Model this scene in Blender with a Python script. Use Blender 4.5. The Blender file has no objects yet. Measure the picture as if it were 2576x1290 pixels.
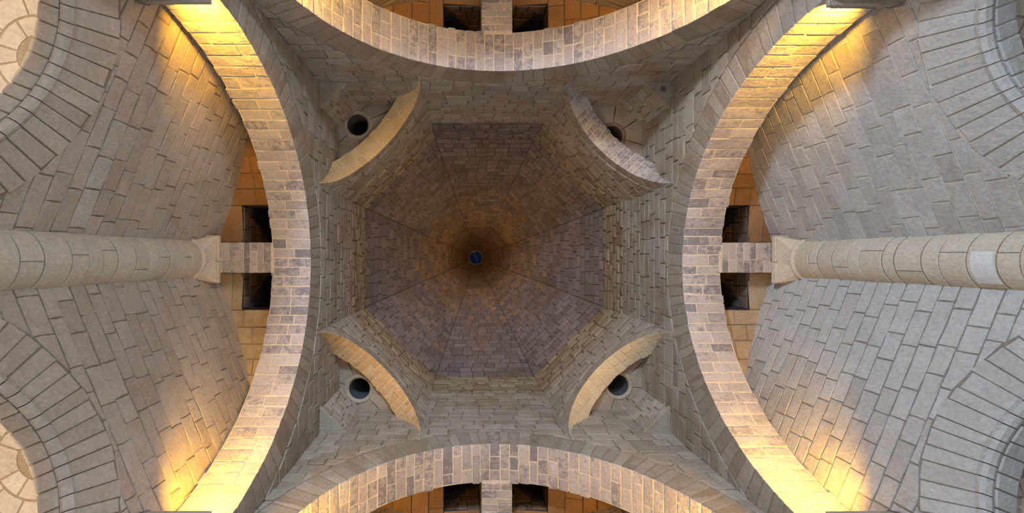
import bpy, math, random
from math import sin, cos, pi, sqrt, radians, atan2, hypot

random.seed(11)
SC = bpy.context.scene
COL = SC.collection

# ------------------------------------------------------------------ camera
ZC = 1.2                       # camera height; "d" below is height above the camera
CX = -0.727                    # the camera stands a little left of the room's axis
F = 1000.0                     # focal length in pixels of the 2576 px wide frame
VX, VY = 1165.0, 648.0         # pixel where the vertical direction meets the picture
cam = bpy.data.cameras.new('camera')
cam.sensor_fit = 'HORIZONTAL'
cam.sensor_width = 36.0
cam.lens = 36.0 * F / 2576.0
cam.shift_x = (1288.0 - VX) / 2576.0
cam.shift_y = -(645.0 - VY) / 2576.0
cam.clip_start = 0.05
cam_o = bpy.data.objects.new('camera', cam)
cam_o.location = (CX, 0, ZC)
cam_o.rotation_euler = (pi, 0, 0)      # straight up; picture right = +x, picture down = +y
COL.objects.link(cam_o)
SC.camera = cam_o

# ------------------------------------------------------------------ world and exposure
w = bpy.data.worlds.new('sky')
SC.world = w
w.use_nodes = True
bg = w.node_tree.nodes['Background']
bg.inputs[0].default_value = (0.10, 0.17, 0.50, 1)
bg.inputs[1].default_value = 0.030
SC.cycles.adaptive_threshold = 0.02
SC.cycles.max_bounces = 6
SC.cycles.diffuse_bounces = 4
SC.cycles.glossy_bounces = 1
SC.cycles.transmission_bounces = 4
SC.view_settings.view_transform = 'Standard'
SC.view_settings.look = 'None'
SC.view_settings.exposure = 0.08
SC.view_settings.gamma = 1.0
SC.view_settings.use_curve_mapping = False

DAY = (0.61, 0.78, 1.0)
# windows low in the apses: angle of the apse, strength of the daylight behind it
WINDOWS = {22.5: 50, 67.5: 180, 112.5: 180, 157.5: 60, 202.5: 70, 247.5: 1650, 292.5: 600, 337.5: 50}
LAMP_COL = (1.0, 0.50, 0.03)
LAMP_W = 52.0

def area_light(name, loc, target, sx, sy, watt, col, spread=180):
    l = bpy.data.lights.new(name, 'AREA')
    l.shape = 'RECTANGLE'; l.size = sx; l.size_y = sy
    l.energy = watt; l.color = col; l.spread = radians(spread)
    o = bpy.data.objects.new(name, l)
    o.location = loc
    import mathutils
    v = mathutils.Vector(target) - mathutils.Vector(loc)
    o.rotation_euler = v.to_track_quat('-Z', 'Y').to_euler()
    COL.objects.link(o)
    return o

# ------------------------------------------------------------------ measures
A = 4.0            # half width of the square shaft (and apothem of the octagon above)
VQ = A * math.tan(radians(22.5))
PO = 4.84          # outer face of the crossing arches
AO = 5.9           # apothem of the outer octagon
D_SQ = 10.62       # top of the corner pockets
D_DR = 13.4        # top of the vertical drum, foot of the spire
# crossing arches: angle -> (q0, d0, r)
ARCH = {0: (0.16, 5.04, 3.55), 90: (0.04, 5.08, 3.48), 180: (-0.10, 4.95, 3.61), 270: (0.05, 4.93, 3.61)}
RING = 0.60
SQ_D0, SQ_R, SQ_P = 8.76, 1.63, 4.53
AP_D0, AP_R, AP_RO = 2.75, 1.90, 2.50

def frame(phi):
    c, s = cos(radians(phi)), sin(radians(phi))
    def L(p, q, d):
        return (p * c - q * s, p * s + q * c, d + ZC)
    return L

# ------------------------------------------------------------------ materials
def nd(nt, t, **kw):
    n = nt.nodes.new(t)
    for k, v in kw.items():
        setattr(n, k, v)
    return n

def stone(name, light, dark, soot=(0.03, 0.027, 0.028), soot_thr=0.56, rust=(0.30, 0.16, 0.06), rust_amt=0.25, bump=0.6, mott=0.20, rough_scale=1.0):
    m = bpy.data.materials.new(name); m.use_nodes = True
    nt = m.node_tree; ln = nt.links.new
    bs = nt.nodes['Principled BSDF']
    bs.inputs['Roughness'].default_value = 0.93
    bs.inputs['Specular IOR Level'].default_value = 0.15
    geo = nd(nt, 'ShaderNodeNewGeometry')
    def noise(scale, detail, rough=0.6):
        n = nd(nt, 'ShaderNodeTexNoise'); n.inputs['Scale'].default_value = scale
        n.inputs['Detail'].default_value = detail; n.inputs['Roughness'].default_value = rough
        ln(geo.outputs['Position'], n.inputs['Vector']); return n.outputs['Fac']
    def mrange(src, a, b, c, d):
        n = nd(nt, 'ShaderNodeMapRange'); ln(src, n.inputs['Value'])
        for i, v in zip((1, 2, 3, 4), (a, b, c, d)): n.inputs[i].default_value = v
        return n.outputs['Result']
    def math_(op, a, b):
        n = nd(nt, 'ShaderNodeMath', operation=op)
        for i, v in enumerate((a, b)):
            if isinstance(v, (int, float)): n.inputs[i].default_value = v
            else: ln(v, n.inputs[i])
        return n.outputs[0]
    def mix(fac, a, b, blend='MIX'):
        n = nd(nt, 'ShaderNodeMix', data_type='RGBA', blend_type=blend)
        if isinstance(fac, (int, float)): n.inputs[0].default_value = fac
        else: ln(fac, n.inputs[0])
        for i, v in ((6, a), (7, b)):
            if isinstance(v, tuple): n.inputs[i].default_value = (*v, 1)
            else: ln(v, n.inputs[i])
        return n.outputs[2]
    tone = nd(nt, 'ShaderNodeAttribute', attribute_name='tone').outputs['Fac']
    sattr = nd(nt, 'ShaderNodeAttribute', attribute_name='soot').outputs['Fac']
    big = noise(0.9, 3); mid = noise(3.2, 5, 0.68); fine = noise(22.0, 4, 0.7)
    t = math_('ADD', math_('MULTIPLY', tone, 0.6), math_('MULTIPLY', mrange(mid, 0.32, 0.68, 0, 1), 0.4))
    c = mix(t, dark, light)
    c = mix(math_('MULTIPLY', mrange(big, 0.5, 0.68, 0, 1), rust_amt), c, rust)
    g = mrange(fine, 0.25, 0.75, 1.0 - mott, 1.0 + mott)
    gm = nd(nt, 'ShaderNodeCombineXYZ')
    for i in range(3): ln(g, gm.inputs[i])
    c = mix(1.0, c, gm.outputs[0], 'MULTIPLY')
    sm = mrange(math_('ADD', noise(9.0, 5, 0.78), math_('MULTIPLY', math_('SUBTRACT', sattr, 0.5), 0.35)), soot_thr, soot_thr + 0.17, 0, 0.75)
    c = mix(sm, c, soot)
    ln(c, bs.inputs['Base Color'])
    b1 = nd(nt, 'ShaderNodeBump'); b1.inputs['Strength'].default_value = bump; b1.inputs['Distance'].default_value = 0.03
    hgt = math_('ADD', math_('MULTIPLY', noise(11.0 * rough_scale, 5, 0.72), 1.3), 0.0)
    ln(hgt, b1.inputs['Height']); ln(b1.outputs['Normal'], bs.inputs['Normal'])
    return m

def plain(name, col, rough=0.8, metal=0.0):
    m = bpy.data.materials.new(name); m.use_nodes = True
    nt = m.node_tree; bs = nt.nodes['Principled BSDF']
    n = nd(nt, 'ShaderNodeTexNoise'); n.inputs['Scale'].default_value = 6; n.inputs['Detail'].default_value = 4
    r = nd(nt, 'ShaderNodeMapRange'); r.inputs[3].default_value = 0.75; r.inputs[4].default_value = 1.2
    nt.links.new(n.outputs['Fac'], r.inputs[0])
    mx = nd(nt, 'ShaderNodeMix', data_type='RGBA', blend_type='MULTIPLY'); mx.inputs[0].default_value = 1
    mx.inputs[6].default_value = (*col, 1)
    nt.links.new(r.outputs[0], mx.inputs[7]); nt.links.new(mx.outputs[2], bs.inputs['Base Color'])
    bs.inputs['Roughness'].default_value = rough; bs.inputs['Metallic'].default_value = metal
    return m

M = {
    'wall':   stone('limestone wall', (0.60, 0.515, 0.425), (0.42, 0.345, 0.27), soot_thr=0.72, rust_amt=0.10),
    'wall_e': stone('grey limestone wall', (0.56, 0.54, 0.51), (0.40, 0.37, 0.335), soot_thr=0.72, rust_amt=0.06),
    'soffit': stone('sooty limestone', (0.56, 0.51, 0.485), (0.36, 0.325, 0.32), soot=(0.17, 0.16, 0.185), soot_thr=0.49, rust_amt=0.06, bump=0.85),
    'shaft':  stone('tan limestone', (0.48, 0.40, 0.315), (0.30, 0.235, 0.17), soot_thr=0.70, rust=(0.26, 0.15, 0.065), rust_amt=0.45),
    'drum':   stone('brown limestone', (0.44, 0.36, 0.25), (0.23, 0.165, 0.10), soot_thr=0.70, rust=(0.24, 0.13, 0.055), rust_amt=0.5),
    'spire':  stone('smoked stone', (0.29, 0.235, 0.22), (0.15, 0.12, 0.11), soot=(0.03, 0.025, 0.024), soot_thr=0.60, rust=(0.17, 0.10, 0.05), rust_amt=0.4, bump=0.5),
    'spire_top': stone('brown smoked stone', (0.36, 0.255, 0.185), (0.19, 0.13, 0.09), soot=(0.05, 0.035, 0.025), soot_thr=0.64, rust=(0.24, 0.13, 0.05), rust_amt=0.2, bump=0.5),
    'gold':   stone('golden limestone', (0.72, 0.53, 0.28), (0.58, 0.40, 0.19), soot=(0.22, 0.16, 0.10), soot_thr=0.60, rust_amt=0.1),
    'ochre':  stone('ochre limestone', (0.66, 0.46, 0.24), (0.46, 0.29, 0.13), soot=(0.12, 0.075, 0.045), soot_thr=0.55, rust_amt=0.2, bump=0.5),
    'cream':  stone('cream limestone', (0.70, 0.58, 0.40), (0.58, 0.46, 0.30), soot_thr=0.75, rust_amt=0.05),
    'orange_brown':  stone('orange-brown stone', (0.40, 0.24, 0.13), (0.22, 0.12, 0.06), soot_thr=0.66, rust_amt=0.4, bump=0.6),
    'rough':  stone('rock-faced limestone', (0.56, 0.48, 0.37), (0.42, 0.34, 0.25), soot_thr=0.70, rust_amt=0.10, bump=1.0, rough_scale=1.3),
    'chalk':  stone('crumbling pale stone', (0.70, 0.66, 0.60), (0.46, 0.38, 0.28), soot=(0.28, 0.17, 0.08), soot_thr=0.58, rust_amt=0.15, bump=1.0),
    'column': stone('pale column stone', (0.64, 0.57, 0.46), (0.54, 0.47, 0.37), soot_thr=0.74, rust_amt=0.05, bump=0.3),
    'flue':   stone('blackened stone', (0.10, 0.085, 0.075), (0.04, 0.033, 0.03), soot_thr=0.5, rust_amt=0.2),
    'flue_in': stone('smoky brown stone', (0.20, 0.15, 0.12), (0.10, 0.075, 0.06), soot_thr=0.55, rust_amt=0.3),
    'pocket': stone('cream stone', (0.52, 0.45, 0.36), (0.34, 0.27, 0.19), soot_thr=0.70, rust=(0.30, 0.16, 0.07), rust_amt=0.4),
    'floor':  stone('floor slabs', (0.50, 0.47, 0.42), (0.38, 0.35, 0.30), soot_thr=0.8, rust_amt=0.0),
    'mortar': stone('tan mortar', (0.36, 0.285, 0.20), (0.27, 0.20, 0.135), soot_thr=0.75, rust_amt=0.2),
    'mortar_pale': stone('pale mortar', (0.72, 0.63, 0.51), (0.60, 0.51, 0.40), soot_thr=0.8, rust_amt=0.1),
    'mortar_grey': stone('grey mortar', (0.34, 0.29, 0.24), (0.24, 0.20, 0.16), soot_thr=0.8, rust_amt=0.1),
    'mortar_dark': stone('dark mortar', (0.13, 0.095, 0.07), (0.07, 0.05, 0.036), soot_thr=0.7, rust_amt=0.3),
    'white':  stone('new white stone', (0.78, 0.76, 0.72), (0.72, 0.70, 0.66), soot_thr=0.9, rust_amt=0.0, mott=0.08),
    'steel':  plain('flue liner steel', (0.16, 0.18, 0.20), 0.45, 0.6),
    'metal':  plain('lamp metal', (0.10, 0.10, 0.10), 0.5, 0.3),
    'cable':  plain('cable', (0.12, 0.12, 0.13), 0.6),
    'rim':    plain('pale blue rim', (0.45, 0.62, 0.85), 0.5),
}
def lens_mat():
    m = bpy.data.materials.new('lamp lens'); m.use_nodes = True
    b = m.node_tree.nodes['Principled BSDF']
    b.inputs['Emission Color'].default_value = (*LAMP_COL, 1); b.inputs['Emission Strength'].default_value = 4
    return m
M['lens'] = lens_mat()
def glass_mat():
    m = bpy.data.materials.new('window glass'); m.use_nodes = True
    b = m.node_tree.nodes['Principled BSDF']
    b.inputs['Base Color'].default_value = (0.55, 0.68, 0.95, 1); b.inputs['Roughness'].default_value = 0.08
    b.inputs['Transmission Weight'].default_value = 1.0; b.inputs['IOR'].default_value = 1.1
    return m
M['glass'] = glass_mat()

# ------------------------------------------------------------------ mesh helpers
def mesh_obj(name, verts, faces, mat, parent=None, tone=0.5, soot=0.3, smooth=False, tones=None, soots=None, second=None):
    me = bpy.data.meshes.new(name)
    me.from_pydata(verts, [], faces)
    n = len(verts)
    a = me.attributes.new('tone', 'FLOAT', 'POINT'); a.data.foreach_set('value', tones if tones else [tone] * n)
    a = me.attributes.new('soot', 'FLOAT', 'POINT'); a.data.foreach_set('value', soots if soots else [soot] * n)
    if smooth: me.polygons.foreach_set('use_smooth', [True] * len(me.polygons))
    me.materials.append(mat)
    if second:                     # (material, face indices): faces that get the second material
        me.materials.append(second[0])
        for i in second[1]: me.polygons[i].material_index = 1
    o = bpy.data.objects.new(name, me)
    COL.objects.link(o)
    if parent: o.parent = parent
    return o

def tag(o, label, cat, group=None, kind=None):
    o['label'] = label; o['category'] = cat
    if group: o['group'] = group
    if kind: o['kind'] = kind
    return o

def empty(name, loc=(0, 0, 0)):
    o = bpy.data.objects.new(name, None); COL.objects.link(o)
    o.empty_display_size = 0.2
    return o

def quad_strip(rows):
    """rows: list of equally long point lists -> verts, faces"""
    v = [p for r in rows for p in r]; n = len(rows[0]); f = []
    for i in range(len(rows) - 1):
        for j in range(n - 1):
            a = i * n + j
            f.append((a, a + 1, a + n + 1, a + n))
    return v, f

def tube(name, pts, rad, mat, parent, n=6):
    import mathutils
    V = [mathutils.Vector(p) for p in pts]; v = []
    for i, p in enumerate(V):
        t = (V[min(i + 1, len(V) - 1)] - V[max(i - 1, 0)]).normalized()
        a = t.orthogonal().normalized(); b = t.cross(a)
        v += [tuple(p + (a * cos(2 * pi * k / n) + b * sin(2 * pi * k / n)) * rad) for k in range(n)]
    f = [(i * n + k, i * n + (k + 1) % n, (i + 1) * n + (k + 1) % n, (i + 1) * n + k) for i in range(len(V) - 1) for k in range(n)]
    return mesh_obj(name, v, f, mat, parent, smooth=True)

def project(p):
    d = max(p[2] - ZC, 0.2)
    return VX + (p[0] - CX) / d * F, VY + p[1] / d * F, d

class Bag:
    """stones of one parent: the ones that show largest become objects, the rest one stuff mesh"""
    def __init__(self, parent, name, mat, cap=300, rest=None, minpx=6):
        self.parent, self.name, self.mat, self.cap = parent, name, mat, cap
        self.items = []; self.rest = rest or 'small_' + name + 's'; self.minpx = minpx
    def add(self, v, f, tone=None, soot=None, mat=None, second=None):
        if tone is None: tone = random.random()
        if soot is None: soot = random.random() * 0.8
        self.items.append((v, f, tone, soot, mat or self.mat, second))
    def finish(self):
        sc = []
        for it in self.items:
            px = [project(p) for p in it[0][::3]]
            xs = [p[0] for p in px]; ys = [p[1] for p in px]
            inside = max(xs) > -5 and min(xs) < 2581 and max(ys) > -5 and min(ys) < 1295
            w_, h_ = max(xs) - min(xs), max(ys) - min(ys)
            big = min(w_, h_) if inside else -1
            sc.append((big if big < self.minpx else 1000 + w_ * h_, it))
        sc.sort(key=lambda t: -t[0])
        rest = {}
        k = 0
        for s, (v, f, t, so, mt, sec) in sc:
            if s >= 1000 and k < self.cap:
                mesh_obj(self.name, v, f, mt, self.parent, t, so, second=sec); k += 1
            else:
                rv, rf, rt, rs = rest.setdefault(mt.name, ([], [], [], []))
                b = len(rv); rv += v; rf += [tuple(i + b for i in q) for q in f]; rt += [t] * len(v); rs += [so] * len(v)
        for mn, (rv, rf, rt, rs) in rest.items():
            o = mesh_obj(self.rest, rv, rf, bpy.data.materials[mn], self.parent, tones=rt, soots=rs)
            o['kind'] = 'stuff'
        return k

def clip(poly, a, b, c):
    """keep a*u + b*v <= c"""
    out = []
    n = len(poly)
    for i in range(n):
        p, q = poly[i], poly[(i + 1) % n]
        fp, fq = a * p[0] + b * p[1] - c, a * q[0] + b * q[1] - c
        if fp <= 0: out.append(p)
        if (fp < 0 < fq) or (fq < 0 < fp):
            t = fp / (fp - fq)
            out.append((p[0] + (q[0] - p[0]) * t, p[1] + (q[1] - p[1]) * t))
    return out

def area(poly):
    return 0.5 * sum(poly[i][0] * poly[(i + 1) % len(poly)][1] - poly[(i + 1) % len(poly)][0] * poly[i][1] for i in range(len(poly)))

def inset(poly, g):
    if area(poly) < 0: poly = poly[::-1]
    out = poly
    n = len(poly)
    for i in range(n):
        (x0, y0), (x1, y1) = poly[i], poly[(i + 1) % n]
        l = hypot(x1 - x0, y1 - y0)
        if l < 1e-5: continue
        nx, ny = (y1 - y0) / l, -(x1 - x0) / l      # outward normal of a ccw polygon
        out = clip(out, nx, ny, nx * x0 + ny * y0 - g)
        if len(out) < 3: return []
    # drop near-duplicate points
    r = []
    for p in out:
        if not r or hypot(p[0] - r[-1][0], p[1] - r[-1][1]) > 0.004: r.append(p)
    if len(r) > 2 and hypot(r[0][0] - r[-1][0], r[0][1] - r[-1][1]) < 0.004: r.pop()
    return r if len(r) > 2 and abs(area(r)) > 0.0025 else []

def out_circle(poly, cu, cv, r):
    """part of a small polygon outside a circle"""
    ds = [hypot(p[0] - cu, p[1] - cv) for p in poly]
    if min(ds) >= r: 
        return poly
    if max(ds) <= r: return []
    for _ in range(2):
        gx = sum(p[0] for p in poly) / len(poly) - cu; gy = sum(p[1] for p in poly) / len(poly) - cv
        l = hypot(gx, gy) or 1
        poly2 = clip(poly, -gx / l, -gy / l, -(gx / l * cu + gy / l * cv) - r)
        return poly2
    return poly

def stone_from_poly(poly, mapf, joint=0.012, depth=0.06, bev=0.012, proud=0.008, jit=0.006, rough=0.004, mids=True):
    P = inset(poly, joint * 0.5)
    if not P: return None
    pts = []
    n = len(P)
    for i in range(n):
        a, b = P[i], P[(i + 1) % n]
        pts.append((a[0] + random.uniform(-jit, jit) * 0.6, a[1] + random.uniform(-jit, jit) * 0.6))
        if mids and n <= 5 and hypot(b[0] - a[0], b[1] - a[1]) > 0.16:
            t = random.uniform(0.35, 0.65)
            pts.append((a[0] + (b[0] - a[0]) * t + random.uniform(-jit, jit), a[1] + (b[1] - a[1]) * t + random.uniform(-jit, jit)))
    n = len(pts)
    cu = sum(p[0] for p in pts) / n; cv = sum(p[1] for p in pts) / n
    pr = proud * random.uniform(0.2, 1.6)
    tu, tv = random.uniform(-1, 1) * 0.012, random.uniform(-1, 1) * 0.012
    ring = []
    for p in pts:
        l = hypot(p[0] - cu, p[1] - cv) or 1
        k = max(0.55, (l - bev * 1.5) / l)
        ring.append((cu + (p[0] - cu) * k, cv + (p[1] - cv) * k))
    v = [mapf(p[0], p[1], -depth) for p in pts]
    v += [mapf(p[0], p[1], pr - bev) for p in pts]
    v += [mapf(p[0], p[1], pr + (p[0] - cu) * tu + (p[1] - cv) * tv + random.uniform(-rough, rough)) for p in ring]
    f = []
    for k in (0, n):
        for i in range(n):
            j = (i + 1) % n
            f.append((k + i, k + j, k + n + j, k + n + i))
    f.append(tuple(range(2 * n, 3 * n)))
    return v, f

def box_stone(lo, hi, mapf, joint, ch, jit=0.004):
    """chamfered block in parameter space; joint and ch are given per axis"""
    lo = [a + j * 0.5 for a, j in zip(lo, joint)]; hi = [a - j * 0.5 for a, j in zip(hi, joint)]
    v = []; idx = {}
    jt = {}
    for sx in (0, 1):
        for sy in (0, 1):
            for sz in (0, 1):
                s = (sx, sy, sz)
                j3 = [random.uniform(-jit, jit) * (c / max(ch)) for c in ch]
                for ax in range(3):
                    c = []
                    for k in range(3):
                        e = hi[k] if s[k] else lo[k]
                        if k != ax: e += -ch[k] if s[k] else ch[k]
                        c.append(e + j3[k])
                    idx[(s, ax)] = len(v); v.append(mapf(*c))
    f = []
    for ax in range(3):
        o1, o2 = [k for k in range(3) if k != ax]
        for s in (0, 1):
            q = []
            for a, b in ((0, 0), (1, 0), (1, 1), (0, 1)):
                t = [0, 0, 0]; t[ax] = s; t[o1] = a; t[o2] = b
                q.append(idx[(tuple(t), ax)])
            f.append(tuple(q))
    for ax in range(3):           # edges running along ax
        o1, o2 = [k for k in range(3) if k != ax]
        for a in (0, 1):
            for b in (0, 1):
                t0 = [0, 0, 0]; t0[o1] = a; t0[o2] = b; t1 = list(t0); t1[ax] = 1
                t0, t1 = tuple(t0), tuple(t1)
                f.append((idx[(t0, o1)], idx[(t1, o1)], idx[(t1, o2)], idx[(t0, o2)]))
    for sx in (0, 1):
        for sy in (0, 1):
            for sz in (0, 1):
                s = (sx, sy, sz)
                f.append((idx[(s, 0)], idx[(s, 1)], idx[(s, 2)]))
    return v, f

def rows(v0, v1, h, jit=0.12):
    n = max(1, round((v1 - v0) / h)); e = [v0]
    for i in range(1, n): e.append(v0 + (v1 - v0) * (i + random.uniform(-jit, jit)) / n)
    return e + [v1]

def cuts(u0, u1, lmin, lmax):
    e = [u0]
    u = u0 - random.uniform(0, lmax * 0.6)
    while True:
        u += random.uniform(lmin, lmax)
        if u > u1 - lmin * 0.55: break
        if u > u0 + lmin * 0.5: e.append(u)
    return e + [u1]

def course(u0, u1, v0, v1, h, lmin, lmax):
    rr = rows(v0, v1, h)
    for a, b in zip(rr, rr[1:]):
        cc = cuts(u0, u1, lmin, lmax)
        for c, d in zip(cc, cc[1:]):
            yield [(c, a), (d, a), (d, b), (c, b)]

SIDE = {0: ('east', 'right'), 90: ('south', 'bottom'), 180: ('west', 'left'), 270: ('north', 'top')}
DIAG = {45: ('southeast', 'lower right'), 135: ('southwest', 'lower left'), 225: ('northwest', 'upper left'), 315: ('northeast', 'upper right')}

# ------------------------------------------------------------------ floor
fl_v = [(8.9 * cos(k * pi / 8), 8.9 * sin(k * pi / 8), 0) for k in range(16)]
o = mesh_obj('floor', fl_v + [(x, y, -0.2) for x, y, z in fl_v], [tuple(range(16)), tuple(range(31, 15, -1))] + [(i, (i + 1) % 16, 16 + (i + 1) % 16, 16 + i) for i in range(16)], M['floor'])
tag(o, 'pale stone floor of the octagonal kitchen', 'floor', kind='structure')

# ------------------------------------------------------------------ square shaft walls with their upper drum
for phi, (nm, pic) in SIDE.items():
    L = frame(phi); q0, d0, r = ARCH[phi]
    ro = r + RING
    def mapf(u, v, w_, L=L): return L(A - w_, u, v)
    # mortar core
    N = 96; verts = []; faces = []
    for i in range(N + 1):
        q = -A + 2 * A * i / N
        x = q - q0
        lo = d0 + sqrt(max(0.0, (ro - 0.1) ** 2 - x * x)) if abs(x) < ro - 0.1 else d0
        verts += [L(A + 0.02, q, lo), L(A + 0.02, q, D_SQ)]
    for i in range(N): faces.append((2 * i, 2 * i + 1, 2 * i + 3, 2 * i + 2))
    b = len(verts); vq = VQ + .03
    verts += [L(A + 0.02, -vq, D_SQ), L(A + 0.02, vq, D_SQ), L(A + 0.02, vq, D_DR + .1), L(A + 0.02, -vq, D_DR + .1)]
    faces.append((b, b + 1, b + 2, b + 3))
    wall = mesh_obj('wall_' + nm, verts, faces, M['mortar'])
    tag(wall, 'tan coursed stone shaft wall rising above the %s crossing arch' % pic, 'wall', kind='structure')
    bag = Bag(wall, 'stone_block', M['shaft'])
    for poly in course(-A - .015, A + .015, d0 - 0.4, D_SQ, 0.27, 0.32, 0.72):
        poly = out_circle(poly, q0, d0, ro)
        if len(poly) < 3: continue
        if max(p[1] for p in poly) < d0 + 0.05: continue
        s = stone_from_poly(poly, mapf, joint=random.uniform(.012, .024), proud=0.010, jit=0.012, rough=.006)
        if s: bag.add(*s)
    for poly in course(-VQ - .018, VQ + .018, D_SQ, 11.75, 0.24, 0.30, 0.62):
        s = stone_from_poly(poly, mapf, joint=random.uniform(.012, .024), proud=0.012, jit=0.012, rough=.006)
        if s: bag.add(*s)
    smoky = M['spire'] if phi == 270 else M['drum']
    for poly in course(-VQ - .018, VQ + .018, 11.75, D_DR, 0.26, 0.30, 0.55):
        s = stone_from_poly(poly, mapf, joint=0.028, proud=0.03, bev=0.025, jit=0.018, rough=0.01)
        if s: bag.add(*s, mat=smoky)
    bag.finish()

# ------------------------------------------------------------------ diagonal drum walls above the squinches
for phi, (nm, pic) in DIAG.items():
    L = frame(phi)
    def mapf(u, v, w_, L=L): return L(A - w_, u, v)
    ro = SQ_R + 0.30
    verts = []; faces = []; N = 40
    for i in range(N + 1):
        q = (-VQ + 2 * VQ * i / N) * 1.018
        lo = SQ_D0 + sqrt(max(0, (SQ_R + 0.2) ** 2 - q * q))
        verts += [L(A + 0.02, q, lo), L(A + 0.02, q, D_DR + .1)]
    for i in range(N): faces.append((2 * i, 2 * i + 1, 2 * i + 3, 2 * i + 2))
    wall = mesh_obj('wall_' + nm, verts, faces, M['mortar'])
    tag(wall, 'diagonal face of the octagonal drum above the %s squinch' % pic, 'wall', kind='structure')
    bag = Bag(wall, 'stone_block', M['shaft'])
    for poly in course(-VQ - .018, VQ + .018, SQ_D0, 11.75, 0.24, 0.30, 0.62):
        poly = out_circle(poly, 0, SQ_D0, ro)
        if len(poly) < 3: continue
        s = stone_from_poly(poly, mapf, joint=random.uniform(.012, .024), proud=0.012, jit=0.012, rough=.006)
        if s: bag.add(*s)
    for poly in course(-VQ - .018, VQ + .018, 11.75, D_DR, 0.26, 0.30, 0.55):
        s = stone_from_poly(poly, mapf, joint=0.028, proud=0.03, bev=0.025, jit=0.018, rough=0.01)
        if s: bag.add(*s, mat=M['drum'])
    bag.finish()

# ------------------------------------------------------------------ crossing arches
LAB = {0: 'right', 90: 'bottom', 180: 'left', 270: 'top'}
def arch_stones(bag, L, q0, d0, r, r2, p0, p1, step, split, th0=0.0, th1=pi, sootfn=None, ring=True):
    n = round((th1 - th0) * r / step)
    e = [th0 + (th1 - th0) * (i + random.uniform(-0.1, 0.1) * (0 < i < n)) / n for i in range(n + 1)]
    def mp(t, rr, p): return L(p, q0 + rr * cos(t), d0 + rr * sin(t))
    for i in range(n):
        k = split[i % 2] + random.uniform(-0.14, 0.14)
        pc = p0 + (p1 - p0) * k
        segs = [(p0, pc), (pc, p1)]
        if random.random() < 0.15: segs = [(p0, p0 + (p1 - p0) * .33), (p0 + (p1 - p0) * .33, p0 + (p1 - p0) * .68), (p0 + (p1 - p0) * .68, p1)]
        elif random.random() < 0.10: segs = [(p0, p1)]
        for a, b in segs:
            dr = random.uniform(-0.003, 0.006)
            rout = r2 if a == p0 else r + 0.16
            s = box_stone((e[i], r - dr, a - (0.003 * random.random() if a == p0 else 0)), (e[i + 1], rout, b + (random.uniform(-.03, .03) if b == p1 else 0)),
                          mp, (0.024 / r, 0, 0.022), (0.006 / r, 0.006, 0.006))
            t = (e[i] + e[i + 1]) / 2
            bag.add(*s, soot=sootfn(t) if sootfn else None, second=(M['shaft'], (4,)) if a == p0 else None)

for phi, (nm, pic) in SIDE.items():
    L = frame(phi); q0, d0, r = ARCH[phi]
    root = empty('crossing_arch')
    tag(root, 'broad round stone arch at the %s of the photo, lit yellow near its feet' % pic, 'arch', 'great arches carrying the shaft')
    # mortar core
    N = 80; prof = []
    for rr, pp in ((r + RING, A + 0.012), (r + 0.006, A + 0.012), (r + 0.006, PO - 0.012), (r + RING, PO - 0.012)):
        prof.append([L(pp, q0 + rr * cos(pi * i / N), d0 + rr * sin(pi * i / N)) for i in range(N + 1)])
    v, f = quad_strip(prof)
    mesh_obj('mortar_core', v, f, M['mortar_pale'], root, second=(M['mortar'], range(N)))
    bag = Bag(root, 'voussoir', M['soffit'], cap=300)
    so = (lambda t: random.choice((.1, .3, .5, .6, .8, 1.1)) * (0.25 + 0.75 * max(0, sin(t)) ** 2))
    arch_stones(bag, L, q0, d0, r, r + RING, A, PO, 0.205, (0.38, 0.60), sootfn=so)
    bag.finish()

# ------------------------------------------------------------------ spire (eight leaning faces)
ceil = empty('ceiling')
tag(ceil, 'smoke-browned octagonal stone spire narrowing to a round opening', 'ceiling', kind='structure')
PROF = [(D_DR, A + 0.0), (18.2, 1.42), (22.7, 0.40)]
bag = Bag(ceil, 'stone_block', M['spire'], cap=300, minpx=5)
T8 = math.tan(radians(22.5))
for k in range(8):
    phi = 45 * k; L = frame(phi)
    v = []
    for d, ap in PROF:
        v += [L(ap + 0.02, -(ap + 0.02) * T8, d), L(ap + 0.02, (ap + 0.02) * T8, d)]
    mesh_obj('mortar_core', v, [(0, 1, 3, 2), (2, 3, 5, 4)], M['mortar_dark'], ceil)
    for (d0, a0), (d1, a1) in zip(PROF, PROF[1:]):
        sl = hypot(d1 - d0, a1 - a0)
        nx, nz = (d1 - d0) / sl, (a0 - a1) / sl         # inward = (-nx, -nz) in (p, d)
        def mapf(u, s, w_, L=L, d0=d0, a0=a0, d1=d1, a1=a1, sl=sl, nx=nx, nz=nz):
            t = s / sl
            return L(a0 + (a1 - a0) * t - nx * w_, u, d0 + (d1 - d0) * t - nz * w_)
        rr = rows(0, sl, 0.21)
        for s0, s1 in zip(rr, rr[1:]):
            h0 = (a0 + (a1 - a0) * s0 / sl) * T8; h1 = (a0 + (a1 - a0) * s1 / sl) * T8
            cc = cuts(-h0, h0, 0.26, 0.52)
            for c, d in zip(cc, cc[1:]):
                poly = [(c, s0), (d, s0), (d, s1), (c, s1)]
                # leaning side edges
                g = (h1 - h0) / (s1 - s0)
                poly = clip(poly, 1, -g, h0 - g * s0); 
                if len(poly) > 2: poly = clip(poly, -1, -g, h0 - g * s0)
                if len(poly) < 3: continue
                s = stone_from_poly(poly, mapf, joint=0.014, proud=0.014, bev=0.012, jit=0.008, rough=0.006, mids=(d0 < 15))
                if s: bag.add(*s, mat=M['spire_top'] if d0 > 15 or s0 / sl + random.uniform(-.25, .25) > .72 else None)
bag.finish()

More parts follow.
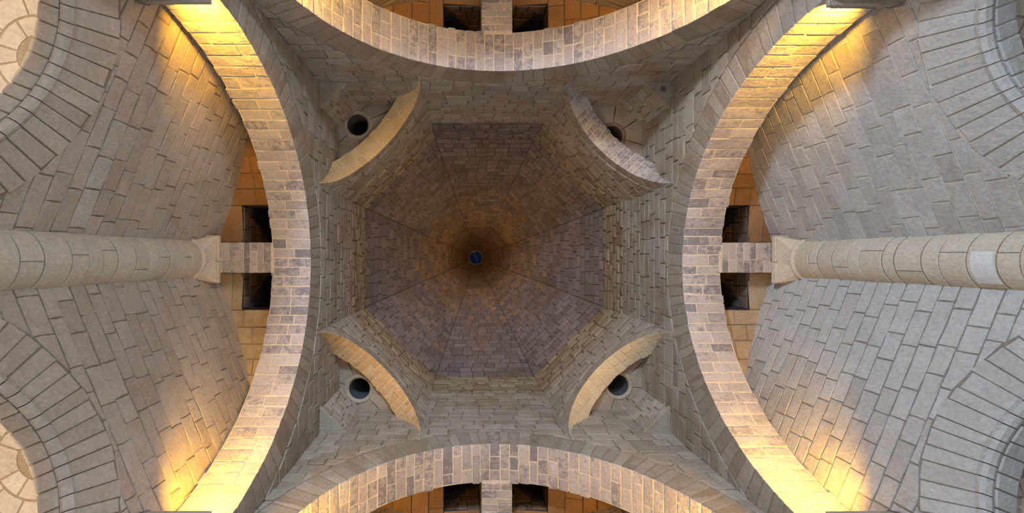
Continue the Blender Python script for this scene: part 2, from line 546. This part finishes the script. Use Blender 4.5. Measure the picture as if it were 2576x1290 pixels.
# oculus
oc = empty('roof_oculus')
tag(oc, 'small round dark blue opening with a thin bar at the top of the spire', 'skylight')
D_OC = 22.68
v, f = quad_strip([[(rr * cos(2 * pi * i / 32), rr * sin(2 * pi * i / 32), D_OC + dz + ZC) for i in range(33)] for rr, dz in ((0.56, 0.0), (0.395, 0.0), (0.375, 0.02), (0.375, 0.5))])
mesh_obj('collar', v, f, M['spire'], oc)
v, f = quad_strip([[(rr * cos(2 * pi * i / 32), rr * sin(2 * pi * i / 32), D_OC + dz + ZC) for i in range(33)] for rr, dz in ((0.392, 0.0), (0.388, -0.03), (0.368, -0.03), (0.366, 0.02))])
mesh_obj('rim', v, f, M['rim'], oc)
mesh_obj('pane', [(0.375 * cos(2 * pi * i / 32), 0.375 * sin(2 * pi * i / 32), D_OC + 0.05 + ZC) for i in range(32)], [tuple(range(32))], M['glass'], oc)
t0 = radians(72)
bx = [(c * cos(t0) * .37 - s * sin(t0) * .012, c * sin(t0) * .37 + s * cos(t0) * .012, D_OC + z + ZC) for z in (-0.01, 0.02) for c, s in ((-1, -1), (1, -1), (1, 1), (-1, 1))]
mesh_obj('bar', bx, [(0, 1, 2, 3), (7, 6, 5, 4), (0, 4, 5, 1), (1, 5, 6, 2), (2, 6, 7, 3), (3, 7, 4, 0)], M['rim'], oc)

# ------------------------------------------------------------------ squinches
for phi, (nm, pic) in DIAG.items():
    L = frame(phi)
    root = empty('squinch')
    extra = {45: 'chalky pocket and steel flue', 135: 'orange soffit and steel flue', 225: 'golden soffit and black round flue', 315: 'pale soffit and carved corner slab'}[phi]
    tag(root, 'small corner arch at the %s with %s' % (pic, extra), 'squinch', 'four corner squinches')
    r = SQ_R
    N = 40; prof = []
    for rr, pp in ((r + 0.28, A + 0.012), (r + 0.014, A + 0.012), (r + 0.014, SQ_P - 0.012), (r + 0.28, SQ_P - 0.012)):
        prof.append([L(pp, rr * cos(pi * i / N), SQ_D0 + rr * sin(pi * i / N)) for i in range(N + 1)])
    v, f = quad_strip(prof)
    mesh_obj('mortar_core', v, f, M['mortar_pale'], root, second=(M['mortar'], range(N)))
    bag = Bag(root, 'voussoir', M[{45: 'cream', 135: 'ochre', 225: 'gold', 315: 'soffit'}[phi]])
    sk = {45: 0.25, 135: 0.6, 225: 0.25, 315: 0.75}[phi]
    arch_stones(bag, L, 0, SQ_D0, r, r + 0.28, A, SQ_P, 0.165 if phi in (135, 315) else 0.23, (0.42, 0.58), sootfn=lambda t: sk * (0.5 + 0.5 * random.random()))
    bag.finish()
    # back of the pocket: diagonal wall over a corner slab
    PB = 5.27; hq = sqrt(2) * A - PB
    bw = mesh_obj('pocket_wall', [L(PB + .012, -hq, 9.06), L(PB + .012, hq, 9.06), L(PB + .012, hq, D_SQ), L(PB + .012, -hq, D_SQ)], [(0, 1, 2, 3)], M['mortar'], root)
    bag = Bag(bw, 'stone_block', M['pocket'])
    for poly in course(-hq, hq, 9.14, D_SQ, 0.2, 0.2, 0.42):
        s = stone_from_poly(poly, lambda u, v_, w_: L(PB - w_, u, v_), joint=0.018, proud=0.015, jit=0.012)
        if s: bag.add(*s)
    bag.finish()
    pc = sqrt(2) * A + 0.01
    e = 0.035
    sl = [L(PB - e, -hq - e, 9.05), L(PB - e, hq + e, 9.05), L(pc, 0, 9.05), L(PB - e, -hq - e, 9.15), L(PB - e, hq + e, 9.15), L(pc, 0, 9.15)]
    slab = mesh_obj('corner_slab', sl, [(0, 1, 2), (5, 4, 3), (0, 3, 4, 1), (1, 4, 5, 2), (2, 5, 3, 0)], M['pocket'], root, tone=0.8 if phi != 315 else 0.3)
    if phi == 315:    # carved rosette on the slab
        v = []; f = []
        def ring(cp, cq, r0, r1, n=12):
            b = len(v)
            for i in range(n):
                t = 2 * pi * i / n
                for rr, z in ((r0, 9.046), ((r0 + r1) / 2, 9.030), (r1, 9.046)):
                    v.append(L(cp + rr * cos(t), cq + rr * sin(t), z))
            for i in range(n):
                j = (i + 1) % n
                for k in range(2): f.append((b + 3 * i + k, b + 3 * i + k + 1, b + 3 * j + k + 1, b + 3 * j + k))
        for i in range(6): ring(5.42 + 0.045 * cos(i * pi / 3), 0.045 * sin(i * pi / 3), 0.012, 0.03, 8)
        ring(5.42, 0, 0.0, 0.016, 8)
        mesh_obj('carved_rosette', v, f, M['spire'], slab, tone=0.4)
    # ceiling plate with flue hole, in wedge slabs round a collar
    HP, HR = {45: 4.79, 135: 4.92, 225: 4.99, 315: 4.56}[phi], 0.265
    DP = 10.56
    plate_root = None
    lim = lambda p: sqrt(2) * A - p
    corners = [(SQ_P - 0.1, -lim(SQ_P - .1)), (PB + .05, -hq), (PB + .05, hq), (SQ_P - 0.1, lim(SQ_P - .1))]
    bagp = Bag(root, 'ceiling_slab', M['pocket'])
    nseg = 7
    def edge_pt(t):
        dx, dy = cos(t), sin(t); best = 9
        for i in range(4):
            (x0, y0), (x1, y1) = corners[i], corners[(i + 1) % 4]
            den = dx * (y1 - y0) - dy * (x1 - x0)
            if abs(den) < 1e-9: continue
            s = ((x0 - HP) * (y1 - y0) - (y0) * (x1 - x0)) / den
            u = ((x0 - HP) * dy - y0 * dx) / den
            if s > 0 and -1e-6 <= u <= 1 + 1e-6: best = min(best, s)
        return best
    for i in range(nseg):
        ta, tb = 2 * pi * i / nseg + .2, 2 * pi * (i + 1) / nseg + .2
        v = []
        K = 4
        for z in (0, 0.10):
            for j in range(K + 1):
                t = ta + .02 + (tb - ta - .04) * j / K
                ee = max(edge_pt(t), HR + .12)
                v.append(L(HP + (HR + .10) * cos(t), (HR + .10) * sin(t), DP - 0.04 + z))
                v.append(L(HP + ee * cos(t), ee * sin(t), DP - 0.22 * min(1, max(0, ee - .4)) + z))
        f = []
        n2 = 2 * (K + 1)
        for j in range(K):
            a = 2 * j
            f += [(a, a + 1, a + 3, a + 2), (a + n2, a + n2 + 2, a + n2 + 3, a + n2 + 1), (a, a + 2, a + 2 + n2, a + n2)]
        f += [(0, n2, n2 + 1, 1), (n2 - 2, n2 - 1, 2 * n2 - 1, 2 * n2 - 2)]
        bagp.add(v, f)
    bagp.finish()
    if True:
     v, f = quad_strip([[L(HP + rr * cos(2 * pi * i / 28), rr * sin(2 * pi * i / 28), DP + z) for i in range(29)] for rr, z in (((0.40, 0.06), (0.385, -0.04), (0.34, -0.055), (0.30, -0.03), (HR, 0.03)) if phi != 315 else ((0.55, 0.065), (0.40, 0.065), (0.36, 0.055), (0.30, 0.05), (HR, 0.05)))])
     mesh_obj('flue_collar', v, f, M['pocket'], root, tone=0.9, smooth=True)
    v, f = quad_strip([[L(HP + rr * cos(2 * pi * i / 28), rr * sin(2 * pi * i / 28), DP + z) for i in range(29)] for rr, z in ((HR + .01, 0.0), (HR, 0.02), (HR, 1.6), (0.001, 1.6))])
    mesh_obj('flue_pipe', v, f, M['steel'] if phi in (45, 135) else M['flue'], root, smooth=True)

# ------------------------------------------------------------------ bays behind the crossing arches: back vault, flues, spur lintel
HQ0, HQ1, HPX = 0.34, 1.16, 5.66
for phi, (nm, pic) in SIDE.items():
    L = frame(phi); q0, d0, r = ARCH[phi]
    r2 = r + 0.34
    def dd(q): return 8.96 - q * q / 15.0
    def pmax(q): return (AO - 0.38268 * abs(q)) / 0.92388 + 0.06
    verts = []; faces = []
    qs = sorted(set([-3.75 + 0.15 * i for i in range(51)] + [HQ0, HQ1, -HQ0, -HQ1, 0.0]))
    for a, b in zip(qs, qs[1:]):
        m = abs(a + b) / 2
        pst = HPX if HQ0 < m < HQ1 else PO - 0.3
        if m < HQ0: pst = PO - .3
        bb = len(verts)
        verts += [L(pst, a, dd(a) + .015), L(pst, b, dd(b) + .015), L(max(pst + .01, pmax(b)), b, dd(b) + .015), L(max(pst + .01, pmax(a)), a, dd(a) + .015)]
        faces.append((bb, bb + 1, bb + 2, bb + 3))
    vault = mesh_obj('ceiling_' + nm, verts, faces, M['mortar'])
    tag(vault, 'narrow stone vault with two square flue holes behind the %s arch' % pic, 'ceiling', kind='structure')
    bag = Bag(vault, 'vault_stone', M['wall'])
    def mapv(q, p, w_, L=L, q0=q0, d0=d0, r2=r2):
        return L(p, q, 8.96 - q * q / 15.0 - w_)
    for sgn in (-1, 1):
        e = [HQ0, HQ1] + rows(HQ1, 3.6, 0.36)[1:]
        for a, b in zip(e, e[1:]):
            ps = HPX if b <= HQ1 + 1e-6 else PO - 0.1
            cc = cuts(ps, pmax(a), 0.3, 0.8)
            for c, d in zip(cc, cc[1:]):
                poly = [(a, c), (b, c), (b, d), (a, d)]
                poly = clip(poly, 0.38268, 0.92388, AO + .03)
                if len(poly) < 3: continue
                if sgn < 0: poly = [(-x, y) for x, y in poly]
                s = stone_from_poly(poly, mapv, joint=0.014, proud=0.012, mids=False)
                upper = (phi == 180 and sgn > 0) or (phi == 0 and sgn < 0)
                if s: bag.add(*s, mat=M['orange_brown'] if upper or phi in (90, 270) else M['pocket'])  # orange-brown stone on the upper side strips and in the top and bottom bays
    bag.finish()
    # the two flue shafts
    for sgn in (-1, 1):
        a, b = sgn * HQ0, sgn * HQ1
        z0, z1 = dd(sgn * 0.75) - 0.02, 12.0
        P = [(PO + .005, a), (HPX, a), (HPX, b), (PO + .005, b)]
        zz = [min(dd(a), dd(b)) - .02 if abs(q) < 2 else z0 for p, q in P]
        v = [L(p, q, dd(q) - .01) for p, q in P] + [L(p * .99, q, z1) for p, q in P]
        mesh_obj('flue_shaft', v, [(0, 1, 5, 4), (1, 2, 6, 5), (2, 3, 7, 6), (3, 0, 4, 7), (4, 5, 6, 7)], M['flue'], vault)
    bag = Bag(vault, 'flue_stone', M['flue_in'], cap=120)
    for sgn in (-1, 1):
        for poly in course(HQ0, HQ1, dd(.9) + .02, 11.4, 0.24, .22, .45):
            poly = [(sgn * x, y) for x, y in poly]
            s = stone_from_poly(poly, lambda u, v_, w_: L(HPX - w_ - .012, u, v_), joint=.014, proud=.008, mids=False)
            if s: bag.add(*s)
    bag.finish()
    # spur lintel
    root = empty('spur_lintel')
    tag(root, 'short whitewashed stone lintel between the %s arch crown and the column capital behind it' % pic, 'lintel', 'lintels tying columns to arches')
    DL = d0 + r - 0.03
    hw = 0.335
    v = [L(p, q, z) for z in (DL + .014, 9.4) for p, q in ((PO - .05, -hw + .014), (6.2, -hw + .014), (6.2, hw - .014), (PO - .05, hw - .014))]
    mesh_obj('mortar_core', v, [(0, 1, 2, 3), (0, 1, 5, 4), (1, 2, 6, 5), (2, 3, 7, 6), (3, 0, 4, 7)], M['mortar_pale'], root)
    bag = Bag(root, 'lintel_stone', M['soffit'])
    e = rows(PO + .01, 6.05, 0.15)
    for i, (a, b) in enumerate(zip(e, e[1:])):
        k = random.uniform(-0.15, 0.15)
        for q_a, q_b in ((-hw, k), (k, hw)):
            s = box_stone((a, q_a, DL + random.uniform(-.006, .006)), (b, q_b, 9.3), lambda p, q, z: L(p, q, z), (0.018, 0.018, 0), (0.01, 0.01, 0.01))
            bag.add(*s, soot=random.random() * 0.95)
    bag.finish()

# ------------------------------------------------------------------ columns
for phi, (nm, pic) in SIDE.items():
    L = frame(phi); q0, d0, r = ARCH[phi]
    PC, RC = 6.44, 0.425
    qo = {0: .045, 180: -.035}.get(phi, 0)
    L = (lambda L0, qo: lambda p, q, d: L0(p, q + qo, d))(L, qo)
    root = empty('column')
    tag(root, {180: 'thick round pale stone column at the left edge, warm light on its lower side',
               0: 'thick round stone column at the right edge with a bright white repair block',
               90: 'round stone column behind the bottom arch', 270: 'round stone column behind the top arch'}[phi], 'column', 'columns of the outer octagon')
    DL = d0 + r - 0.03
    top = DL - 0.46
    sh = None
    zz = rows(-ZC, top, 0.27, 0.2)
    for i, (a, b) in enumerate(zip(zz, zz[1:])):
        rr = RC + random.uniform(-0.006, 0.006)
        split = (i % 2 == 0)
        off = random.uniform(-0.4, 0.4)
        parts = [(pi + off - 0.0 - pi, pi + off), (pi + off, 2 * pi + off)] if split else [(off, 2 * pi + off)]
        for t0, t1 in parts:
            n = 20 if split else 40
            g = 0.010 if split else 0.0
            ring = lambda rad, z: [L(PC + rad * cos(t0 + g + (t1 - t0 - 2 * g) * k / n), rad * sin(t0 + g + (t1 - t0 - 2 * g) * k / n), z) for k in range(n + 1)]
            v, f = quad_strip([ring(rr - .03, a + .004), ring(rr - .012, a + .004), ring(rr, a + .016), ring(rr, b - .016), ring(rr - .012, b - .004), ring(rr - .03, b - .004)])
            mesh_obj('drum', v, f, M['column'], root, tone=random.random(), soot=random.random() * .5, smooth=False)
    v, f = quad_strip([[L(PC + (RC - .012) * cos(2 * pi * k / 40), (RC - .012) * sin(2 * pi * k / 40), z) for k in range(41)] for z in (-ZC, top + .05)])
    mesh_obj('mortar_core', v, f, M['mortar'], root)
    if phi == 0:       # bright repair block let into the shaft
        ta, tb = radians(137), radians(197)
        v, f = quad_strip([[L(PC + rad * cos(ta + (tb - ta) * k / 8), rad * sin(ta + (tb - ta) * k / 8), z) for k in range(9)] for rad, z in ((RC - .02, 5.05), (RC + .012, 5.06), (RC + .012, 5.28), (RC - .02, 5.29))])
        mesh_obj('repair_block', v, f, M['white'], root)['label'] = 'bright white repair block'
    # capital
    zt = top
    prof = []
    for rad, z in ((RC - .01, 0), (RC + .035, .012), (RC + .05, .035), (RC + .035, .058), (RC, .07)):
        prof.append([L(PC + rad * cos(2 * pi * k / 40), rad * sin(2 * pi * k / 40), zt + z) for k in range(41)])
    v, f = quad_strip(prof)
    mesh_obj('astragal', v, f, M['column'], root, tone=.9, smooth=True)
    hb = 0.49; z0 = zt + .065; z1 = DL - 0.09
    v = []; f = []
    nb = 16
    for k in range(nb):
        t = 2 * pi * k / nb; v.append(L(PC + RC * 1.0 * cos(t), RC * sin(t), z0))
    for k in range(8):
        t = pi / 4 * k
        if k % 2: v.append(L(PC + hb * (1 if cos(t) > 0 else -1), hb * (1 if sin(t) > 0 else -1), z1))
        else: v.append(L(PC + hb * .93 * round(cos(t)), hb * .93 * round(sin(t)), z1))
    for k in range(8):
        T = 16 + k; nxt = 16 + (k + 1) % 8
        c = 2 * k
        f += [(T, (c - 1) % nb, c), (T, c, c + 1), (T, c + 1, nxt)]
    f.append(tuple(range(16, 24)))
    mesh_obj('capital', v, f, M['column'], root, tone=.9)
    cap_ = box_stone((PC - hb - .015, -hb - .015, z1), (PC + hb + .015, hb + .015, DL + .03), lambda p, q, z: L(p, q, z), (0, 0, 0), (.012, .012, .012), jit=.008)
    ab = mesh_obj('abacus', *cap_, M['column'], root, tone=.95)
    kb = box_stone((PC - hb - .05, -.045, z1 - .03), (PC - hb, .045, DL - .02), lambda p, q, z: L(p, q, z), (0, 0, 0), (.015, .015, .015))
    mesh_obj('knob', *kb, M['column'], ab, tone=.9)

# ------------------------------------------------------------------ outer octagon walls with their apse arches
OUT = {22.5: ('east_southeast', 'lower right'), 67.5: ('south_southeast', 'bottom right'), 112.5: ('south_southwest', 'bottom left'), 157.5: ('west_southwest', 'lower left'),
       202.5: ('west_northwest', 'upper left'), 247.5: ('north_northwest', 'top left'), 292.5: ('north_northeast', 'top right'), 337.5: ('east_northeast', 'upper right')}
HQW = AO * T8
for phi, (nm, pic) in OUT.items():
    L = frame(phi)
    main = phi in (22.5, 157.5, 202.5, 337.5)
    east = phi in (22.5, 337.5)
    def mapf(u, v, w_, L=L): return L(AO - w_, u, v)
    TOPW = 9.25
    verts = []; faces = []; N = 64
    for i in range(N + 1):
        q = -HQW + 2 * HQW * i / N
        rr = AP_RO - .1
        lo = AP_D0 + sqrt(rr * rr - q * q) if abs(q) < rr else AP_D0
        verts += [L(AO + 0.012, q, lo), L(AO + 0.012, q, TOPW)]
    for i in range(N): faces.append((2 * i, 2 * i + 1, 2 * i + 3, 2 * i + 2))
    b = len(verts)        # jambs beside the opening
    for s in (-1, 1):
        verts += [L(AO + .012, s * AP_R, -ZC), L(AO + .012, s * HQW, -ZC), L(AO + .012, s * HQW, AP_D0 + .8), L(AO + .012, s * AP_R, AP_D0 + .8)]
    faces += [(b, b + 1, b + 2, b + 3), (b + 4, b + 5, b + 6, b + 7)]
    wall = mesh_obj('wall_' + nm, verts, faces, {22.5: M['mortar_grey'], 337.5: M['mortar_pale']}.get(phi, M['mortar']))
    tag(wall, 'coursed limestone wall of the outer octagon at the %s of the photo' % pic, 'wall', kind='structure')
    bag = Bag(wall, 'stone_block', M['wall_e'] if east else M['wall'], cap=300 if main else 120)
    for poly in course(-HQW, HQW, 0.2, 9.1, 0.225, 0.36, 0.74):
        poly = out_circle(poly, 0, AP_D0, AP_RO)
        if len(poly) < 3: continue
        if max(p[1] for p in poly) < AP_D0 + .1 and min(abs(p[0]) for p in poly) < AP_R: continue
        s = stone_from_poly(poly, mapf, joint=0.014 if not east else 0.018, proud=0.005, bev=0.007, jit=0.014 if not east else 0.006, rough=.004)
        if s:
            tone = random.random() * 0.8
            mt = None
            if phi == 22.5:
                cd = sum(p[1] for p in poly) / len(poly); cq = sum(p[0] for p in poly) / len(poly)
                if cq < -0.1 + random.uniform(-.4, .4): tone = 0.85 + random.random() * .3
            if phi == 337.5 and random.random() < .2: tone = 1.05
            cd = sum(p[1] for p in poly) / len(poly); cq = sum(p[0] for p in poly) / len(poly)
            if phi == 202.5:
                if cq > 1.35 and cd < 8 and random.random() < .55: mt = M['rough']
                if 5.5 < cd < 5.76 and -1.9 < cq < -.2: mt = M['chalk']
            bag.add(*s, tone=tone, soot=random.random() * .6, mat=mt)
    bag.finish()
    # apse arch
    arch = empty('apse_arch')
    tag(arch, 'round arch of long wedge stones with a roll moulding in the %s wall' % pic, 'arch', 'arches of the cooking apses')
    prof = []
    N = 64
    for rr, pp in ((AP_RO, AO + .010), (AP_R + .02, AO + .010), (AP_R - .02, AO + .07), (AP_R - .03, AO + .34), (AP_R + .4, AO + .34)):
        prof.append([L(pp, rr * cos(pi * i / N), AP_D0 + rr * sin(pi * i / N)) for i in range(N + 1)])
    v, f = quad_strip(prof)
    mesh_obj('mortar_core', v, f, M['mortar_grey'] if phi == 22.5 else M['mortar_pale'] if phi == 337.5 else M['mortar'], arch)
    bag = Bag(arch, 'voussoir', M['wall_e'] if east else M['wall'])
    def mp(t, rr, p, L=L): return L(p, rr * cos(t), AP_D0 + rr * sin(t))
    n = 36
    e = [pi * (i + random.uniform(-.12, .12) * (0 < i < n)) / n for i in range(n + 1)]
    for i in range(n):
        s = box_stone((e[i], AP_R + .06, AO - random.uniform(.004, .014)), (e[i + 1], AP_RO + random.uniform(-.03, .02), AO + .3), mp, (.012 / 2.2, 0, 0), (.007 / 2.2, .008, .008))
        bag.add(*s, tone=.4 + .6 * random.random(), soot=random.random() * .4)
    bag.finish()
    # roll moulding, one length per wedge stone
    bag = Bag(arch, 'roll_moulding', M['wall_e'] if east else M['wall'])
    for i in range(n):
        v = []; K = 4; J = 7
        for k in range(K + 1):
            t = e[i] + .003 + (e[i + 1] - e[i] - .006) * k / K
            for j in range(J):
                a = radians(-40 + 260 * j / (J - 1))
                rr = AP_R + .01 - .062 * sin(a) * 1.0; pp = AO + .04 - .075 * cos(a)
                v.append(L(pp, rr * cos(t), AP_D0 + rr * sin(t)))
        f = [(k * J + j, k * J + j + 1, (k + 1) * J + j + 1, (k + 1) * J + j) for k in range(K) for j in range(J - 1)]
        bag.add(v, f, tone=.5 + .4 * random.random(), soot=random.random() * .4)
    bag.finish()
    # inner soffit stones
    bag = Bag(arch, 'soffit_stone', M['wall_e'] if east else M['wall'])
    n2 = 30
    e2 = [pi * (i + random.uniform(-.12, .12) * (0 < i < n2)) / n2 for i in range(n2 + 1)]
    for i in range(n2):
        s = box_stone((e2[i], AP_R - .05, AO + .10), (e2[i + 1], AP_R + .1, AO + .36), mp, (.014 / 1.9, 0, .01), (.009 / 1.9, .010, .010))
        bag.add(*s, tone=.2 + .4 * random.random(), soot=random.random() * .4)
    bag.finish()
    # apse: round wall and half dome
    ap = empty('apse')
    tag(ap, 'round cooking apse with half dome behind the %s wall arch' % pic, 'apse', 'cooking apses')
    CA = AO + .32; RA = AP_R + .06
    ra = [[L(CA + RA * sin(pi * k / 32), -RA * cos(pi * k / 32), z) for k in range(33)] for z in (-ZC, AP_D0)]
    for m in range(1, 13):
        t = pi / 2 * m / 12
        ra.append([L(CA + RA * cos(t) * sin(pi * k / 32), -RA * cos(t) * cos(pi * k / 32), AP_D0 + RA * sin(t)) for k in range(33)])
    v, f = quad_strip(ra)
    mesh_obj('mortar_core', v, f, M['mortar'], ap)
    if main:
        bag = Bag(ap, 'dome_stone', M['wall'])
        def mpd(u, s, w_, L=L, CA=CA, RA=RA):
            t = s / RA; rr = RA - w_
            return L(CA + rr * cos(t) * sin(u), -rr * cos(t) * cos(u), AP_D0 + rr * sin(t))
        rw = rows(0, RA * 1.45, .22)
        for a, b_ in zip(rw, rw[1:]):
            rad = RA * cos((a + b_) / 2 / RA)
            m_ = max(4, round(pi * rad / .38))
            ee = [pi * (i + random.uniform(-.2, .2) * (0 < i < m_)) / m_ for i in range(m_ + 1)]
            for c, d in zip(ee, ee[1:]):
                g = .006 / rad
                K = 4; v = []
                for gg, aa, bb2, ww in ((1, a + .006, b_ - .006, -.03), (2, a + .013, b_ - .013, .006)):
                    for ss in (aa, bb2):
                        v += [mpd(c + g * gg + (d - c - 2 * g * gg) * k / K, ss, ww) for k in range(K + 1)]
                n_ = K + 1
                f = [(2 * n_ + k, 2 * n_ + k + 1, 3 * n_ + k + 1, 3 * n_ + k) for k in range(K)]
                f += [(k, k + 1, 2 * n_ + k + 1, 2 * n_ + k) for k in range(K)] + [(n_ + k, n_ + k + 1, 3 * n_ + k + 1, 3 * n_ + k) for k in range(K)]
                f += [(0, n_, 3 * n_, 2 * n_), (K, n_ + K, 3 * n_ + K, 2 * n_ + K)]
                bag.add(v, f, tone=.2 + .7 * random.random())
        bag.finish()
    if phi in (157.5, 202.5):     # unseen warm lamp added on the apse floor to brighten the half dome
        al = empty('added_apse_lamp')
        tag(al, 'added floor lamp brightening the half dome of the %s apse' % pic, 'lamp', 'added apse floor lamps')
        P0 = CA + .95
        s = box_stone((P0 - .12, -.12, -ZC), (P0 + .12, .12, -ZC + .16), lambda p, q, z: L(p, q, z), (0, 0, 0), (.01, .01, .01), 0)
        ho = mesh_obj('housing', *s, M['metal'], al)
        mesh_obj('lens', [L(P0 + a_, b_, -ZC + .165) for a_, b_ in ((-.1, -.1), (.1, -.1), (.1, .1), (-.1, .1))], [(0, 1, 2, 3)], M['lens'], ho)
        sl_ = bpy.data.lights.new('added_apse_beam', 'SPOT'); sl_.energy = 1300; sl_.color = (1, .80, .55)
        sl_.spot_size = radians(70); sl_.spot_blend = .04; sl_.shadow_soft_size = .03
        so_ = bpy.data.objects.new('added_apse_beam', sl_); COL.objects.link(so_)
        import mathutils
        p_, q_ = L(P0, 0, -ZC + .2), L(P0 + 5.6 * math.tan(radians(35 - 10.0)), 0, -ZC + .2 + 5.6)
        so_.location = p_; so_.rotation_euler = (mathutils.Vector(q_) - mathutils.Vector(p_)).to_track_quat('-Z', 'Y').to_euler()
        so_.parent = al
    # window low in the apse, daylight behind it
    PW = CA + RA - .06
    wi = list(OUT).index(phi) + 1
    win = empty('window_%d' % wi)
    tag(win, 'low apse window letting daylight in, below the %s wall' % pic, 'window', kind='structure')
    v = [L(PW + .03, s * .55, z) for s, z in ((-1, -.1), (1, -.1), (1, 1.9), (-1, 1.9))]
    mesh_obj('pane', v, [(0, 1, 2, 3)], M['glass'], win)
    for q_a, q_b, z_a, z_b in ((-.62, -.55, -.17, 1.97), (.55, .62, -.17, 1.97), (-.55, .55, -.17, -.1), (-.55, .55, 1.9, 1.97)):
        s = box_stone((PW - .04, q_a, z_a), (PW + .06, q_b, z_b), lambda p, q, z: L(p, q, z), (0, 0, 0), (.008, .008, .008), 0)
        mesh_obj('frame', *s, M['cable'], win)
    if WINDOWS[phi] > 0:
        area_light('daylight', L(PW - .10, 0, 0.9), L(0.0, 0, 4.6), 1.05, 1.9, WINDOWS[phi], DAY)

# ------------------------------------------------------------------ corner piers, imposts and uplights
for phi, (nm, pic) in DIAG.items():
    def box2(x0, x1, y0, y1, z0, z1):
        sx = 1 if cos(radians(phi)) > 0 else -1; sy = 1 if sin(radians(phi)) > 0 else -1
        return [(sx * x, sy * y, z + ZC) for z in (z0, z1) for x, y in ((x0, y0), (x1, y0), (x1, y1), (x0, y1))]
    BF = [(0, 1, 2, 3), (7, 6, 5, 4), (0, 4, 5, 1), (1, 5, 6, 2), (2, 6, 7, 3), (3, 7, 4, 0)]
    root = empty('pier')
    tag(root, 'corner pier carrying two arches at the %s of the photo' % pic, 'pier', 'corner piers of the crossing')
    mesh_obj('pier_leg', box2(A + .005, PO, 3.62, PO, -ZC, 5.2), BF, M['wall'], root)
    mesh_obj('pier_leg', box2(3.62, A + .005, A + .005, PO, -ZC, 5.2), BF, M['wall'], root)

for phi, (nm, pic) in SIDE.items():
    L = frame(phi); q0, d0, r = ARCH[phi]
    for sgn in (-1, 1):
        wh = {(0, -1): 'upper', (0, 1): 'lower', (180, -1): 'lower', (180, 1): 'upper', (90, -1): 'right', (90, 1): 'left', (270, -1): 'left', (270, 1): 'right'}[(phi, sgn)]
        foot = abs(q0 + sgn * r)
        qi = min(3.315, foot - .115)
        qe = foot + .05
        tp = box_stone((A + .02 if phi in (0, 180) else A, qi, 5.165), (PO + .16, qe + .15, 5.215), lambda p, q, z: L(p, sgn * q, z), (0, 0, 0), (.008, .008, .008))
        imp = mesh_obj('impost', *tp, M['shaft'])
        tag(imp, 'thin dark stone ledge under the %s foot of the %s arch' % (wh, pic), 'ledge', 'imposts of the crossing arches')
        up = empty('uplight')
        tag(up, 'yellow uplight on the ledge at the %s foot of the %s arch' % (wh, pic), 'lamp', 'uplights at the arch feet')
        pm = (A + PO) / 2
        ql = min(qi + .085, foot - .06)
        hs = box_stone((pm - .30, ql - .04, 5.215), (pm + .30, ql + .04, 5.255), lambda p, q, z: L(p, sgn * q, z), (0, 0, 0), (.005, .005, .005), 0)
        h_o = mesh_obj('housing', *hs, M['metal'], up)
        mesh_obj('lens', [L(p, sgn * q, 5.258) for p, q in ((pm - .28, ql - .03), (pm + .28, ql - .03), (pm + .28, ql + .03), (pm - .28, ql + .03))], [(0, 1, 2, 3)], M['lens'], h_o)
        pts = [L(pm + .3, sgn * ql, 5.23), L(pm + .42, sgn * (qi - .015), 5.20), L(pm + .50, sgn * (qi - .012), 5.15), L(PO + .15, sgn * (qi + .06), 5.12), L(PO + .17, sgn * (qi + .2), 4.6)]
        tube('cable', pts, .006, M['cable'], up)
        lt = area_light('uplight_beam', L(pm - .08, sgn * ql, 5.27), L(pm - .08, sgn * (ql - .12), 7.3), .44, .06, LAMP_W, LAMP_COL, 118)
        if phi in (90, 270): lt.data.energy = LAMP_W * 1.05
        lt.parent = up
